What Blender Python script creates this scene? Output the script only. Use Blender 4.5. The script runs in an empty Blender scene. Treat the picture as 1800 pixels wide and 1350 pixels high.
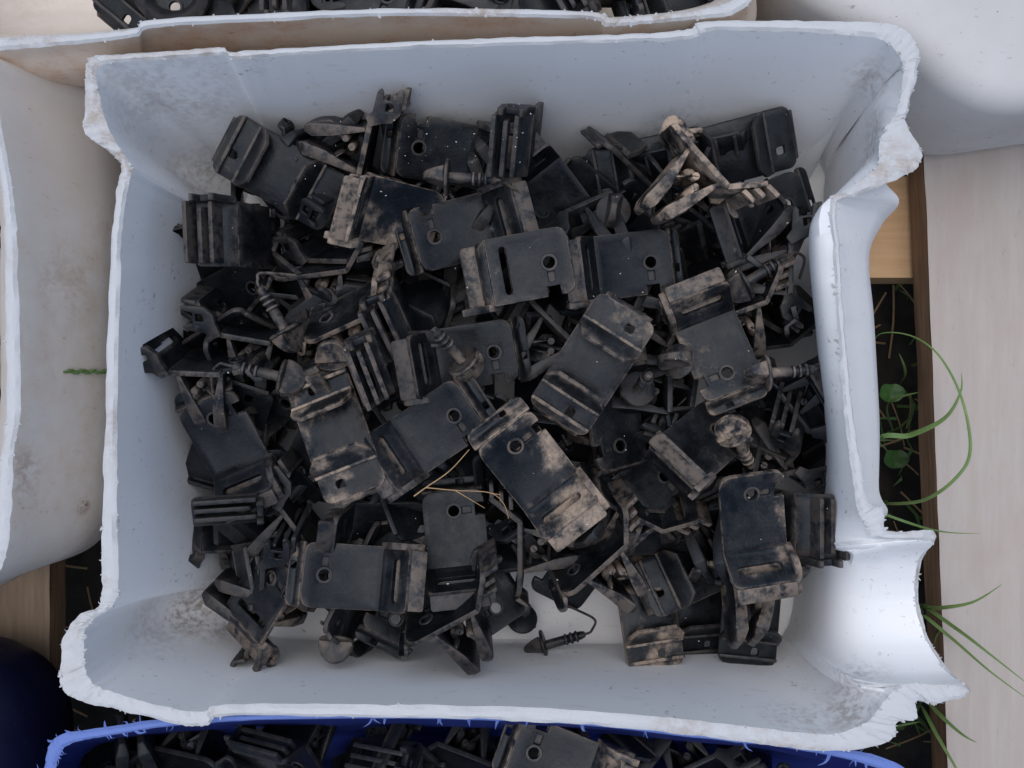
import bpy, bmesh, math, random
from mathutils import Vector, Matrix, noise
from mathutils.geometry import delaunay_2d_cdt

random.seed(7)
R = math.radians
S = bpy.context.scene
COL = S.collection

# ------------------------------------------------------------------ camera
CAM_H, RIM, PX = 0.608, 0.140, 0.0003          # camera height, tray rim height, metres per photo pixel at the rim
cam_d = bpy.data.cameras.new('camera'); cam = bpy.data.objects.new('camera', cam_d); COL.objects.link(cam)
cam.location = (0, 0, CAM_H); cam.rotation_euler = (0, 0, 0)
cam_d.sensor_fit = 'HORIZONTAL'; cam_d.angle = 2 * math.atan(900 * PX / (CAM_H - RIM)); cam_d.clip_start = 0.01; cam_d.clip_end = 50
S.camera = cam
# ------------------------------------------------------------------ sky and sun
w = bpy.data.worlds.new('World'); S.world = w; w.use_nodes = True
nt = w.node_tree; bg = nt.nodes['Background']
sky = nt.nodes.new('ShaderNodeTexSky'); sky.sky_type = 'NISHITA'; sky.sun_disc = False
sky.sun_elevation = R(80); sky.sun_rotation = R(-35); sky.air_density = 1.0; sky.dust_density = 2.5; sky.ozone_density = 1.0
nt.links.new(sky.outputs[0], bg.inputs[0]); bg.inputs[1].default_value = 0.10
sun_d = bpy.data.lights.new('sun', 'SUN'); sun_d.energy = 1.5; sun_d.angle = R(85); sun_d.color = (.95, .97, 1)
sun = bpy.data.objects.new('sun', sun_d); COL.objects.link(sun)
sun.rotation_euler = Vector((math.sin(R(35)) * math.cos(R(80)), -math.cos(R(35)) * math.cos(R(80)), -math.sin(R(80)))).to_track_quat('-Z', 'Y').to_euler()
S.view_settings.view_transform = 'Standard'; S.view_settings.look = 'None'; S.view_settings.gamma = 1
S.view_settings.exposure = 0.16; S.view_settings.use_curve_mapping = False

S.cycles.max_bounces = 7; S.cycles.diffuse_bounces = 4; S.cycles.glossy_bounces = 3; S.cycles.transmission_bounces = 2; S.cycles.use_denoising = True

# ------------------------------------------------------------------ helpers
def P(px, py, z):
    k = PX * (CAM_H - z) / (CAM_H - RIM)
    return Vector(((px - 900) * k, (675 - py) * k, z))

def link(name, me, mat=None, parent=None, smooth=True, **props):
    o = bpy.data.objects.new(name, me); COL.objects.link(o)
    if mat and not me.materials: me.materials.append(mat)
    if parent: o.parent = parent
    for k, v in props.items(): o[k] = v
    return o

def tag(o, label, cat, group=None, kind=None):
    if label: o['label'] = label
    if cat: o['category'] = cat
    if group: o['group'] = group
    if kind: o['kind'] = kind
    return o

def empty(name, loc=(0, 0, 0)):
    o = bpy.data.objects.new(name, None); COL.objects.link(o); o.location = loc; o.empty_display_size = .01
    return o

def finish(bm, name, bevel=0.0, smooth=True, segs=1):
    bmesh.ops.remove_doubles(bm, verts=bm.verts, dist=1e-6)
    bmesh.ops.recalc_face_normals(bm, faces=bm.faces)
    if bevel:
        ed = [e for e in bm.edges if len(e.link_faces) == 2 and e.calc_face_angle(0) > R(35)]
        bmesh.ops.bevel(bm, geom=ed, offset=bevel, segments=segs, profile=.5, affect='EDGES', clamp_overlap=True)
    me = bpy.data.meshes.new(name); bm.to_mesh(me); bm.free()
    if smooth:
        for p in me.polygons: p.use_smooth = True
        me.set_sharp_from_angle(angle=R(38))
    return me

def catmull(pts, n, closed=False):
    pts = [Vector(p) for p in pts]; out = []; m = len(pts)
    for i in range(m if closed else m - 1):
        if closed: a, b, c, d = pts[i - 1], pts[i], pts[(i + 1) % m], pts[(i + 2) % m]
        else: a, b, c, d = pts[max(i - 1, 0)], pts[i], pts[i + 1], pts[min(i + 2, m - 1)]
        for k in range(n):
            t = k / n
            out.append(.5 * ((2 * b) + (c - a) * t + (2 * a - 5 * b + 4 * c - d) * t * t + (3 * b - a - 3 * c + d) * t ** 3))
    if not closed: out.append(pts[-1])
    return out

def rrect(x0, y0, x1, y1, r=(0, 0, 0, 0), n=4):
    """corner radii: (x0y0, x1y0, x1y1, x0y1)"""
    out = []
    for (cx, cy, a0), rr in zip(((x0, y0, 180), (x1, y0, 270), (x1, y1, 0), (x0, y1, 90)), r):
        sx = 1 if cx == x0 else -1; sy = 1 if cy == y0 else -1
        if rr <= 0: out.append((cx, cy)); continue
        for k in range(n + 1):
            a = R(a0 + 90 * k / n); out.append((cx + sx * rr + rr * math.cos(a), cy + sy * rr + rr * math.sin(a)))
    return out

def circ(x, y, r, n=14): return [(x + r * math.cos(2 * math.pi * k / n), y + r * math.sin(2 * math.pi * k / n)) for k in range(n)]

def inside(p, poly):
    c = False; x, y = p
    for i in range(len(poly)):
        (x1, y1), (x2, y2) = poly[i - 1], poly[i]
        if (y1 > y) != (y2 > y) and x < (x2 - x1) * (y - y1) / (y2 - y1) + x1: c = not c
    return c

def sheet(bm, outline, holes, du, fn, thick, sc=.001):
    """a sheet cut to an outline with real holes, laid along fn(u,v) -> (point, normal); all in mm"""
    loops = [outline] + holes; pts = []; edges = []
    for lp in loops:
        b = len(pts); n = len(lp); pts += [Vector(p) for p in lp]; edges += [(b + i, b + (i + 1) % n) for i in range(n)]
    us = [p[0] for p in outline]; vs = [p[1] for p in outline]
    if du:
        u = min(us) + du
        while u < max(us) - du * .4:
            v = min(vs) + 4
            while v < max(vs) - 2:
                if inside((u, v), outline) and not any(inside((u, v), h) for h in holes) and all((Vector((u, v)) - q).length > 1.3 for q in pts[:len(pts)]):
                    pts.append(Vector((u, v)))
                v += 9
            u += du
    V, E, F, *_ = delaunay_2d_cdt(pts, edges, [], 1, 1e-5)
    top, bot = [], []
    for p in V:
        c, nn = fn(p[0], p[1]); t = thick(p[0], p[1]) if callable(thick) else thick
        top.append(bm.verts.new((c + nn * t * .5) * sc)); bot.append(bm.verts.new((c - nn * t * .5) * sc))
    cnt = {}
    for f in F:
        cx = sum(V[i][0] for i in f) / 3; cy = sum(V[i][1] for i in f) / 3
        if not inside((cx, cy), outline) or any(inside((cx, cy), h) for h in holes): continue
        bm.faces.new([top[i] for i in f]); bm.faces.new([bot[i] for i in reversed(f)])
        for i in range(3):
            a, b = f[i], f[(i + 1) % 3]; k = (min(a, b), max(a, b)); cnt.setdefault(k, []).append((a, b))
    for k, l in cnt.items():
        if len(l) == 1:
            a, b = l[0]; bm.faces.new((top[b], top[a], bot[a], bot[b]))
    for v in [v for v in bm.verts if not v.link_faces]: bm.verts.remove(v)

def path_fn(path, flip=1):
    """(s along a path in the xz plane, y) -> point, normal"""
    pts = catmull([Vector((a, 0, b)) for a, b in path], 6); L = [0]
    for a, b in zip(pts, pts[1:]): L.append(L[-1] + (b - a).length)
    def fn(s, y):
        i = 0
        while i < len(L) - 2 and L[i + 1] < s: i += 1
        d = (pts[i + 1] - pts[i]); t = (s - L[i]) / max(L[i + 1] - L[i], 1e-6); d0 = d.normalized()
        c = pts[i] + d * t
        return Vector((c.x, y, c.z)), Vector((-d0.z, 0, d0.x)) * flip
    fn.length = L[-1]
    return fn

def box(bm, lo, hi, sc=.001, m=None):
    vs = []
    for x in (lo[0], hi[0]):
        for y in (lo[1], hi[1]):
            for z in (lo[2], hi[2]):
                v = Vector((x, y, z))
                if m: v = m @ v
                vs.append(bm.verts.new(v * sc))
    for f in ((0, 1, 3, 2), (4, 6, 7, 5), (0, 4, 5, 1), (2, 3, 7, 6), (0, 2, 6, 4), (1, 5, 7, 3)): bm.faces.new([vs[i] for i in f])

def lathe(bm, prof, n=20, sc=.001):
    """revolve (x, r) about the X axis"""
    rings = []
    for x, r in prof:
        if r < 1e-6: rings.append([bm.verts.new((x * sc, 0, 0))])
        else: rings.append([bm.verts.new((x * sc, r * sc * math.cos(2 * math.pi * k / n), r * sc * math.sin(2 * math.pi * k / n))) for k in range(n)])
    for a, b in zip(rings, rings[1:]):
        for k in range(n):
            j = (k + 1) % n
            if len(a) == 1 and len(b) == 1: continue
            if len(a) == 1: bm.faces.new((a[0], b[j], b[k]))
            elif len(b) == 1: bm.faces.new((a[k], a[j], b[0]))
            else: bm.faces.new((a[k], a[j], b[j], b[k]))

def tube(bm, pts, r, n=6):
    pts = [Vector(p) for p in pts]; rings = []; ref = Vector((0, 0, 1))
    for i, p in enumerate(pts):
        d = (pts[min(i + 1, len(pts) - 1)] - pts[max(i - 1, 0)]).normalized()
        a = d.cross(ref)
        if a.length < .05: a = d.cross(Vector((0, 1, 0)))
        a.normalize(); b = d.cross(a); ref = b.cross(d) if False else ref
        rr = r(i / (len(pts) - 1)) if callable(r) else r
        rings.append([bm.verts.new(p + (a * math.cos(2 * math.pi * k / n) + b * math.sin(2 * math.pi * k / n)) * rr) for k in range(n)])
    for x, y in zip(rings, rings[1:]):
        for k in range(n):
            j = (k + 1) % n; bm.faces.new((x[k], x[j], y[j], y[k]))
    bm.faces.new(rings[0][::-1]); bm.faces.new(rings[-1])

# ------------------------------------------------------------------ materials
class NT:
    def __init__(s, name):
        s.m = bpy.data.materials.new(name); s.m.use_nodes = True; s.t = s.m.node_tree
        s.b = s.t.nodes['Principled BSDF']
    def n(s, typ, **kw):
        o = s.t.nodes.new('ShaderNode' + typ)
        for k, v in kw.items(): setattr(o, k, v)
        return o
    def l(s, a, b): s.t.links.new(a, b)
    def put(s, v, sock):
        if isinstance(v, (int, float)): sock.default_value = v
        elif isinstance(v, tuple): sock.default_value = v if len(v) == 4 or sock.type == 'VECTOR' else (*v, 1)
        else: s.l(v, sock)
    def coords(s, rnd=True):
        tc = s.n('TexCoord'); 
        if not rnd: return tc.outputs['Object']
        oi = s.n('ObjectInfo'); ad = s.n('VectorMath', operation='MULTIPLY_ADD')
        ad.inputs[1].default_value = (1, 1, 1); s.l(tc.outputs['Object'], ad.inputs[0]); s.l(oi.outputs['Random'], ad.inputs[2])
        return ad.outputs[0]
    def noise(s, co, scale, detail=4, rough=.6, out='Fac', vec_scale=None):
        if vec_scale:
            m = s.n('VectorMath', operation='MULTIPLY'); s.l(co, m.inputs[0]); m.inputs[1].default_value = vec_scale; co = m.outputs[0]
        o = s.n('TexNoise'); o.inputs['Scale'].default_value = scale; o.inputs['Detail'].default_value = detail; o.inputs['Roughness'].default_value = rough
        s.l(co, o.inputs['Vector']); return o.outputs[out]
    def rng(s, v, a, b, c=0., d=1.):
        o = s.n('MapRange', interpolation_type='SMOOTHSTEP'); s.put(v, o.inputs[0]); s.put(a, o.inputs[1]); s.put(b, o.inputs[2]); s.put(c, o.inputs[3]); s.put(d, o.inputs[4])
        return o.outputs[0]
    def math(s, op, a, b=0.):
        o = s.n('Math', operation=op); s.put(a, o.inputs[0]); s.put(b, o.inputs[1]); return o.outputs[0]
    def mix(s, f, a, b):
        o = s.n('Mix', data_type='RGBA'); s.put(f, o.inputs[0]); s.put(a, o.inputs[6]); s.put(b, o.inputs[7]); return o.outputs[2]
    def bump(s, h, strength, dist=.001):
        o = s.n('Bump'); o.inputs['Strength'].default_value = strength; o.inputs['Distance'].default_value = dist; s.l(h, o.inputs['Height']); s.l(o.outputs[0], s.b.inputs['Normal'])

def mat_plastic():
    k = NT('black_plastic'); co = k.coords(); raw = k.coords(False)
    at = k.n('Attribute', attribute_type='OBJECT', attribute_name='mud'); mud = at.outputs['Fac']
    big = k.noise(co, 42, 2, .55); mid = k.noise(co, 130, 4, .68); fine = k.noise(co, 560, 3, .7)
    geo = k.n('NewGeometry'); edge = k.rng(geo.outputs['Pointiness'], .515, .58)
    sp = k.n('SeparateXYZ'); k.l(raw, sp.inputs[0])                         # mud gathers towards one end of a clip and along its rims
    lean = k.math('ADD', k.math('MULTIPLY', k.math('ABSOLUTE', sp.outputs['X']), 1.3), k.math('MULTIPLY', sp.outputs['Y'], 2.2))
    mixn = k.math('ADD', k.math('ADD', k.math('MULTIPLY', big, .66), k.math('MULTIPLY', mid, .34)), lean)
    lo = k.math('SUBTRACT', .76, k.math('MULTIPLY', mud, .27)); hi = k.math('ADD', lo, .20)
    f = k.math('MULTIPLY', k.rng(mixn, lo, hi), k.rng(fine, .25, .60, .55, 1.))
    ef = k.math('MULTIPLY', k.math('MULTIPLY', edge, k.rng(mid, .36, .58)), k.math('MULTIPLY', mud, .9))
    f = k.math('MAXIMUM', f, ef)
    film = k.math('MULTIPLY', k.math('MULTIPLY', k.rng(mixn, .40, .72), k.math('MULTIPLY', mud, .15)), k.rng(fine, .30, .62, .4, 1.3))
    scr = k.rng(k.noise(co, 190, 2, .6, vec_scale=(1, 9, 1)), .63, .70, 0, .07)
    base = k.mix(mid, (.0036, .0040, .0050), (.0062, .0071, .0090))
    base = k.mix(film, base, (.27, .275, .285))
    base = k.mix(k.math('MAXIMUM', scr, k.math('MULTIPLY', edge, .07)), base, (.22, .24, .27))
    base = k.mix(k.math('MULTIPLY', f, .9), base, k.mix(mid, (.30, .22, .16), (.54, .42, .32)))
    k.l(base, k.b.inputs['Base Color'])
    rgh = k.rng(k.math('ADD', k.math('MULTIPLY', mid, .6), k.math('MULTIPLY', big, .4)), .36, .64, .26, .52); k.put(k.math('ADD', rgh, k.math('MULTIPLY', f, .4)), k.b.inputs['Roughness'])
    k.b.inputs['Specular IOR Level'].default_value = .29; k.b.inputs['Specular Tint'].default_value = (.84, .92, 1, 1)
    k.bump(fine, .25, .0005)
    return k.m

def mat_hdpe(name, c1, c2, dirt, dirt_amt=.5, stain=None, stain_amt=0., rough=.5, sss=.0, streak=(1, 1, 1), spots=()):
    k = NT(name); co = k.coords()
    big = k.noise(co, 9, 5, .65); mid = k.noise(co, 45, 5, .7); fine = k.noise(co, 260, 3, .6, vec_scale=streak); vf = k.noise(co, 520, 2, .5)
    c = k.mix(k.rng(big, .3, .7), c1, c2)
    if stain: c = k.mix(k.math('MULTIPLY', k.rng(k.math('ADD', k.math('MULTIPLY', big, .6), k.math('MULTIPLY', mid, .4)), .44, .62), stain_amt), c, stain)
    d = k.math('MULTIPLY', k.rng(fine, .60, .68), k.rng(mid, .5, .66))
    sm = k.math('MULTIPLY', k.rng(mid, .56, .75), k.rng(big, .48, .62, .0, .55))
    d = k.math('MAXIMUM', d, k.math('MULTIPLY', sm, k.rng(vf, .3, .6)))
    d2 = k.rng(vf, .735, .76)
    geo = k.n('NewGeometry')
    for (sx, sy, sz), rad, amt in spots:                       # mud smears left in the corners and by the neck
        ds = k.n('VectorMath', operation='DISTANCE'); k.l(geo.outputs['Position'], ds.inputs[0]); ds.inputs[1].default_value = (sx, sy, sz)
        near = k.rng(k.math('ADD', ds.outputs['Value'], k.math('MULTIPLY', k.math('SUBTRACT', big, .5), rad)), rad * .25, rad, 1., 0.)
        d = k.math('MAXIMUM', d, k.math('MULTIPLY', k.math('MULTIPLY', near, amt), k.rng(k.math('ADD', k.math('MULTIPLY', mid, .5), k.math('MULTIPLY', fine, .5)), .42, .62)))
    if spots:
        sc_ = k.rng(k.noise(co, 70, 2, .5, vec_scale=(.35, 6, 2)), .66, .70); sc_ = k.math('MULTIPLY', sc_, k.rng(big, .46, .6, 0., .22))
        c = k.mix(sc_, c, tuple(x * .55 for x in c1))
    c = k.mix(k.math('MULTIPLY', k.math('MAXIMUM', d, d2), dirt_amt), c, dirt)
    k.l(c, k.b.inputs['Base Color']); k.b.inputs['Roughness'].default_value = rough; k.b.inputs['Specular IOR Level'].default_value = .22
    if sss:
        k.b.inputs['Subsurface Weight'].default_value = sss; k.b.inputs['Subsurface Radius'].default_value = (1, 1, 1); k.b.inputs['Subsurface Scale'].default_value = .006
    k.bump(mid, .10, .001)
    return k.m

def mat_cut(name, c, dirt, amt=.8):
    k = NT(name); co = k.coords()
    big = k.noise(co, 9, 4, .6); fine = k.noise(co, 380, 4, .75); vf = k.noise(co, 120, 5, .75)
    f = k.math('MULTIPLY', k.rng(big, .50, .66), k.rng(vf, .36, .66)); f = k.math('MAXIMUM', f, k.math('MULTIPLY', k.rng(fine, .68, .76), k.rng(big, .40, .58, 0., .6)))
    k.l(k.mix(k.math('MULTIPLY', f, amt), c, dirt), k.b.inputs['Base Color']); k.b.inputs['Roughness'].default_value = .7; k.b.inputs['Specular IOR Level'].default_value = .2
    k.bump(fine, .35, .0014)
    return k.m

def mat_wood(name, c1, c2, c3, axis=(1, 12, 1), fade=None, rough=.8):
    k = NT(name); co = k.coords(False)
    g = k.noise(co, 16, 6, .65, vec_scale=axis); b = k.noise(co, 7, 4, .6); f = k.noise(co, 90, 5, .7, vec_scale=tuple(1 + (a - 1) * .35 for a in axis))
    c = k.mix(k.rng(g, .32, .68), c1, c2); c = k.mix(k.rng(b, .45, .72, 0, .75), c, c3)
    c = k.mix(k.rng(f, .62, .75, 0, .5), c, tuple(x * .45 for x in c1))
    k.l(c, k.b.inputs['Base Color']); k.b.inputs['Roughness'].default_value = rough
    k.bump(k.math('ADD', g, k.math('MULTIPLY', f, .6)), .4, .0012)
    return k.m

def mat_plain(name, c1, c2, rough=.6, scale=60, bump=.2, trans=0.):
    k = NT(name); co = k.coords(); a = k.noise(co, scale, 4)
    k.l(k.mix(k.rng(a, .3, .7), c1, c2), k.b.inputs['Base Color']); k.b.inputs['Roughness'].default_value = rough
    if trans: k.b.inputs['Subsurface Weight'].default_value = trans; k.b.inputs['Subsurface Scale'].default_value = .002
    k.bump(k.noise(co, scale * 4, 3), bump, .0008)
    return k.m

M_PL = mat_plastic()
SPOTS = [(tuple(P(*p)), r_, a_) for p, r_, a_ in [((300, 150, .11), .06, .55), ((370, 330, .03), .05, .8), ((330, 1075, .02), .05, 1.3), ((240, 1120, .06), .05, .5), ((1500, 1240, .12), .035, .9), ((1400, 1255, .12), .03, .6), ((1560, 110, .11), .03, .9), ((1545, 250, .11), .03, .8), ((1180, 190, .05), .035, .8), ((1430, 820, .01), .04, .5)]]
M_TRAY = mat_hdpe('bluish_white_plastic', (.86, .87, .885), (.90, .905, .91), (.27, .20, .155), .6, sss=0, spots=SPOTS)
M_CUT = mat_cut('cut_white_plastic', (.60, .612, .625), (.36, .27, .20), .75)
M_CREAM = mat_hdpe('cream_white_plastic', (.74, .67, .60), (.81, .775, .735), (.34, .23, .16), .4, (.66, .53, .41), .5, streak=(1, 1.5, 1), spots=[(tuple(P(150, 890, .082)), .009, 3.), (tuple(P(12, 830, .13)), .024, 1.6), (tuple(P(110, 500, .10)), .035, .6)])
M_STAIN = mat_hdpe('stained_white_plastic', (.80, .64, .49), (.84, .73, .62), (.28, .15, .09), .9, (.68, .43, .27), .8)
M_GREYW = mat_hdpe('grey_white_plastic', (.56, .545, .53), (.64, .63, .62), (.15, .115, .10), .8, streak=(.5, 1.6, 1))
M_BLUE = mat_hdpe('blue_plastic', (.016, .026, .15), (.024, .04, .20), (.12, .10, .09), .6, rough=.4)
M_BLUECUT = mat_cut('cut_blue_plastic', (.16, .24, .58), (.14, .13, .17), .5)
M_NAVY = mat_hdpe('navy_plastic', (.003, .0042, .022), (.005, .007, .032), (.07, .058, .05), .9, rough=.5)
M_BOARD = mat_wood('weathered_board_face', (.44, .385, .345), (.475, .425, .385), (.42, .335, .28), (9, 1, 1))
M_SIDE = mat_wood('brown_board_edge', (.21, .125, .072), (.32, .20, .12), (.12, .07, .042), (8, 1, 20))
M_PINE = mat_wood('pale_pine', (.58, .36, .19), (.66, .44, .25), (.50, .30, .15), (1, 14, 1))
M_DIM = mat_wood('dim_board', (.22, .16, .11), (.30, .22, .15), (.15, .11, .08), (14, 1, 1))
M_SOIL = mat_plain('dark_soil', (.018, .014, .011), (.05, .04, .03), .95, 40, .8)
M_GRASS = mat_plain('green_grass', (.10, .19, .05), (.16, .27, .085), .5, 30, .2, .1)
M_CLOVER = mat_plain('clover_leaf', (.04, .12, .025), (.07, .17, .04), .5, 120, .2)
M_STRAW = mat_plain('dry_straw', (.42, .26, .12), (.50, .33, .17), .7, 90, .2)
M_CRUMB = mat_plain('white_crumbs', (.5, .5, .5), (.65, .65, .66), .7, 200, .2)

# ------------------------------------------------------------------ ground and pallet
def ground():
    bm = bmesh.new(); n = 60; L = 4.0; g = {}
    for i in range(n + 1):
        for j in range(n + 1):
            x = (i / n - .5) * L; y = (j / n - .5) * L
            g[i, j] = bm.verts.new((x, y, -.13 + .012 * noise.noise((x * 9, y * 9, 0))))
    for i in range(n):
        for j in range(n): bm.faces.new((g[i, j], g[i + 1, j], g[i + 1, j + 1], g[i, j + 1]))
    tag(link('ground', finish(bm, 'ground'), M_SOIL), None, None, kind='structure')
ground()

def board(name, quad, ztop, thick, mat_face, mat_side, label, group):
    """quad: four photo points of the top face, clockwise from top left; a sawn board with a slightly wavy arris"""
    c = [P(x, y, ztop) for x, y in quad]; n = 40; m = 8; o = sum(c, Vector()) / 4
    root = empty(name, (o.x, o.y, ztop - thick)); tag(root, label, 'plank', group)
    bm = bmesh.new(); top = {}; 
    for i in range(n + 1):
        for j in range(m + 1):
            a = c[0].lerp(c[3], i / n); b = c[1].lerp(c[2], i / n); p = a.lerp(b, j / m)
            e = .0012 * noise.noise((p.y * 30, j * 5, 3)) if j in (0, m) else 0
            top[i, j] = bm.verts.new((p.x - o.x + e, p.y - o.y, thick + .0006 * noise.noise((p.x * 40, p.y * 25, 1))))
    for i in range(n):
        for j in range(m): bm.faces.new((top[i, j], top[i, j + 1], top[i + 1, j + 1], top[i + 1, j]))
    ring = [top[i, 0] for i in range(n + 1)] + [top[n, j] for j in range(1, m + 1)] + [top[i, m] for i in range(n - 1, -1, -1)] + [top[0, j] for j in range(m - 1, 0, -1)]
    coords = [v.co.copy() for v in ring]
    link('top_face', finish(bm, 'top_face'), mat_face, root)
    bm = bmesh.new(); layers = []
    for h in (-.0003, -.0015, -thick * .35, -thick * .7, -thick + .0015, -thick):
        layers.append([bm.verts.new(q + Vector((.0010 * noise.noise((q.y * 25, h * 300, 5)), 0, h))) for q in coords])
    L = len(coords)
    for a, b in zip(layers, layers[1:]):
        for k in range(L): bm.faces.new((a[k], b[k], b[(k + 1) % L], a[(k + 1) % L]))
    bm.faces.new(layers[-1])
    link('sawn_edge', finish(bm, 'sawn_edge'), mat_side, root)

board('pallet_board', [(1620, 150), (2050, 150), (2080, 1500), (1672, 1500)], 0.0, .024, M_BOARD, M_SIDE, 'pale weathered board with brown sawn edge along the right of the white tray', 'pallet boards')
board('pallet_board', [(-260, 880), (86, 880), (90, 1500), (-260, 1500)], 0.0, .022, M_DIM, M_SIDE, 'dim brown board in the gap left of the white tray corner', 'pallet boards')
board('pallet_board', [(700, 150), (1100, 150), (1100, 1300), (700, 1300)], -.005, .025, M_BOARD, M_SIDE, 'board hidden under the white tray of clips', 'pallet boards')
board('pallet_bearer', [(-300, 310), (2100, 310), (2100, 488), (-300, 488)], -.0305, .04, M_PINE, M_PINE, 'pale orange pine cross plank seen between tray and right board', 'pallet boards')
board('pallet_bearer', [(-300, 1420), (2100, 1420), (2100, 1540), (-300, 1540)], -.0305, .04, M_PINE, M_PINE, 'pine cross plank below the lower edge of the picture', 'pallet boards')

# ------------------------------------------------------------------ cut jug trays
def jag(i, a, f, seed): return a * (noise.noise((i * f, seed, 0)) + .6 * noise.noise((i * f * 3.1, seed, 7)) + .4 * noise.noise((i * f * 9.7, seed, 3)))

def tray(name, keys, sub, mats, label, cat, group, rough=.0007, floor_z=.0, thick=.004, burrs=0, rim_w=None, burr_mat=None, burr_len=.0022, closed=True, seed=1):
    """keys: dicts with o (rim outer px), i (rim inner px), z, m (wall px + z) or None, f (floor px), ob (outer wall px + z) or None"""
    cols = {'o': [], 't': [], 'i': [], 'm': [], 'l': [], 'f': [], 'ob': [], 'b': []}
    cen = sum((P(*k['f'], floor_z) for k in keys), Vector()) / len(keys)
    for k in keys:
        z = k.get('z', RIM); o = P(*k['o'], z - .001); i = P(*k['i'], z - .001); f = P(*k['f'], floor_z)
        if k.get('m'): m = P(*k['m'][:2], k['m'][2]); l = m.lerp(f, .72); l.z = floor_z + (m.z - floor_z) * .17
        else:
            m = i.lerp(f, .42); m.z = floor_z + (z - floor_z) * .50; l = i.lerp(f, .72); l.z = floor_z + (z - floor_z) * .15
        out = (f - cen); out.z = 0; out.normalize()
        if k.get('ob'): ob = P(*k['ob'][:2], k['ob'][2]); b = ob.lerp(f, .2)
        else:
            ob = m + out * (thick + .002); b = f + out * thick
        b.z = floor_z - .002
        for n_, v in zip(('o', 't', 'i', 'm', 'l', 'f', 'ob', 'b'), (o, (o + i) / 2 + Vector((0, 0, .0012)), i, m, l, f, ob, b)): cols[n_].append(v)
    C = {n_: catmull(v, sub, closed) for n_, v in cols.items()}; N = len(C['o'])
    root = empty(name, (cen.x, cen.y, floor_z - .003)); tag(root, label, cat, group); off = root.location.copy()
    for j in range(N):
        d = (C['o'][j] - C['i'][j]); d.z = 0; d.normalize()
        C['o'][j] += d * jag(j, rough, .23, seed) + Vector((0, 0, jag(j, rough * .8, .3, seed + 5)))
        C['i'][j] += d * jag(j, rough * .8, .31, seed + 9) + Vector((0, 0, jag(j, rough * .8, .27, seed + 11)))
        C['t'][j] += Vector((0, 0, jag(j, rough * 1.2, .5, seed + 2)))
    # wall rings
    rings = [[] for _ in range(17)]
    for j in range(N):
        fx = C['f'][j] + Vector((0, 0, .0022)); f2 = C['f'][j].lerp(cen, .2)
        pr = catmull([C['i'][j], C['m'][j], C['l'][j], fx, f2], 4)
        for r in range(17): rings[r].append(pr[r])
    bm = bmesh.new(); V = [[bm.verts.new(p - off) for p in r] for r in rings]
    for t in (.8, .5, .2):
        V.append([bm.verts.new(cen.lerp(p, t) - off + Vector((0, 0, .0006 * noise.noise(p * 30)))) for p in rings[-1]])
    rng = range(N if closed else N - 1)
    for a, b in zip(V, V[1:]):
        for j in rng: bm.faces.new((a[j], a[(j + 1) % N], b[(j + 1) % N], b[j]))
    if closed: bm.faces.new(V[-1])
    link('inner_wall', finish(bm, 'inner_wall'), mats[0], root)
    bm = bmesh.new(); V = []
    outs = [[] for _ in range(7)]
    for j in range(N):
        pr = catmull([C['o'][j], C['o'][j].lerp(C['ob'][j], .35) if True else 0, C['ob'][j], C['b'][j]], 2)
        for r in range(7): outs[r].append(pr[r])
    V = [[bm.verts.new(p - off) for p in r] for r in outs]
    for a, b in zip(V, V[1:]):
        for j in rng: bm.faces.new((a[j], b[j], b[(j + 1) % N], a[(j + 1) % N]))
    if closed: bm.faces.new(V[-1])
    link('outer_wall', finish(bm, 'outer_wall'), mats[2], root)
    bm = bmesh.new(); A = [bm.verts.new(p - off) for p in C['o']]; T = [bm.verts.new(p - off) for p in C['t']]; B = [bm.verts.new(p - off) for p in C['i']]
    T1 = [bm.verts.new(C['o'][j].lerp(C['t'][j], .55) - off + Vector((0, 0, .0007 + jag(j, rough, .9, seed + 21)))) for j in range(N)]
    T2 = [bm.verts.new(C['i'][j].lerp(C['t'][j], .55) - off + Vector((0, 0, .0007 + jag(j, rough, .8, seed + 31)))) for j in range(N)]
    for a, b in ((A, T1), (T1, T), (T, T2), (T2, B)):
        for j in rng: bm.faces.new((a[j], a[(j + 1) % N], b[(j + 1) % N], b[j]))
    link('cut_rim', finish(bm, 'cut_rim'), mats[1], root)
    if burrs:
        bm = bmesh.new(); rd = random.Random(seed)
        for _ in range(burrs):
            j = rd.randrange(N); q_ = C['o'][j]
            if seed == 3 and not (q_.x > .16 or (q_.x < -.19 and q_.y < -.05)) and rd.random() < .8: continue
            side = rd.random(); e = (C['i'] if side < .65 else C['o'])[j] - off
            d = (C['i'][j] - C['o'][j]); d.z = 0; d.normalize()
            if side >= .65: d = -d
            tg = Vector((-d.y, d.x, 0)); ln = burr_len * rd.uniform(.3, 1.0) * (1.8 if rd.random() < .08 else 1)
            a = tg * rd.uniform(-1, 1)
            pts = [e - d * .001, e + d * ln * .3 + a * ln * .3 + Vector((0, 0, ln * rd.uniform(-.2, .4))), e + d * ln * .55 + a * ln * rd.uniform(.4, 1.2) + Vector((0, 0, ln * rd.uniform(-.5, .5)))]
            r0 = rd.choice((rd.uniform(.0002, .0005), rd.uniform(.0006, .0012)))
            tube(bm, catmull(pts, 3), lambda t, r0=r0: r0 * (1.05 - t), 4)
        link('burr', finish(bm, 'burr'), burr_mat or mats[1], root, kind='stuff')
    return root

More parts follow.
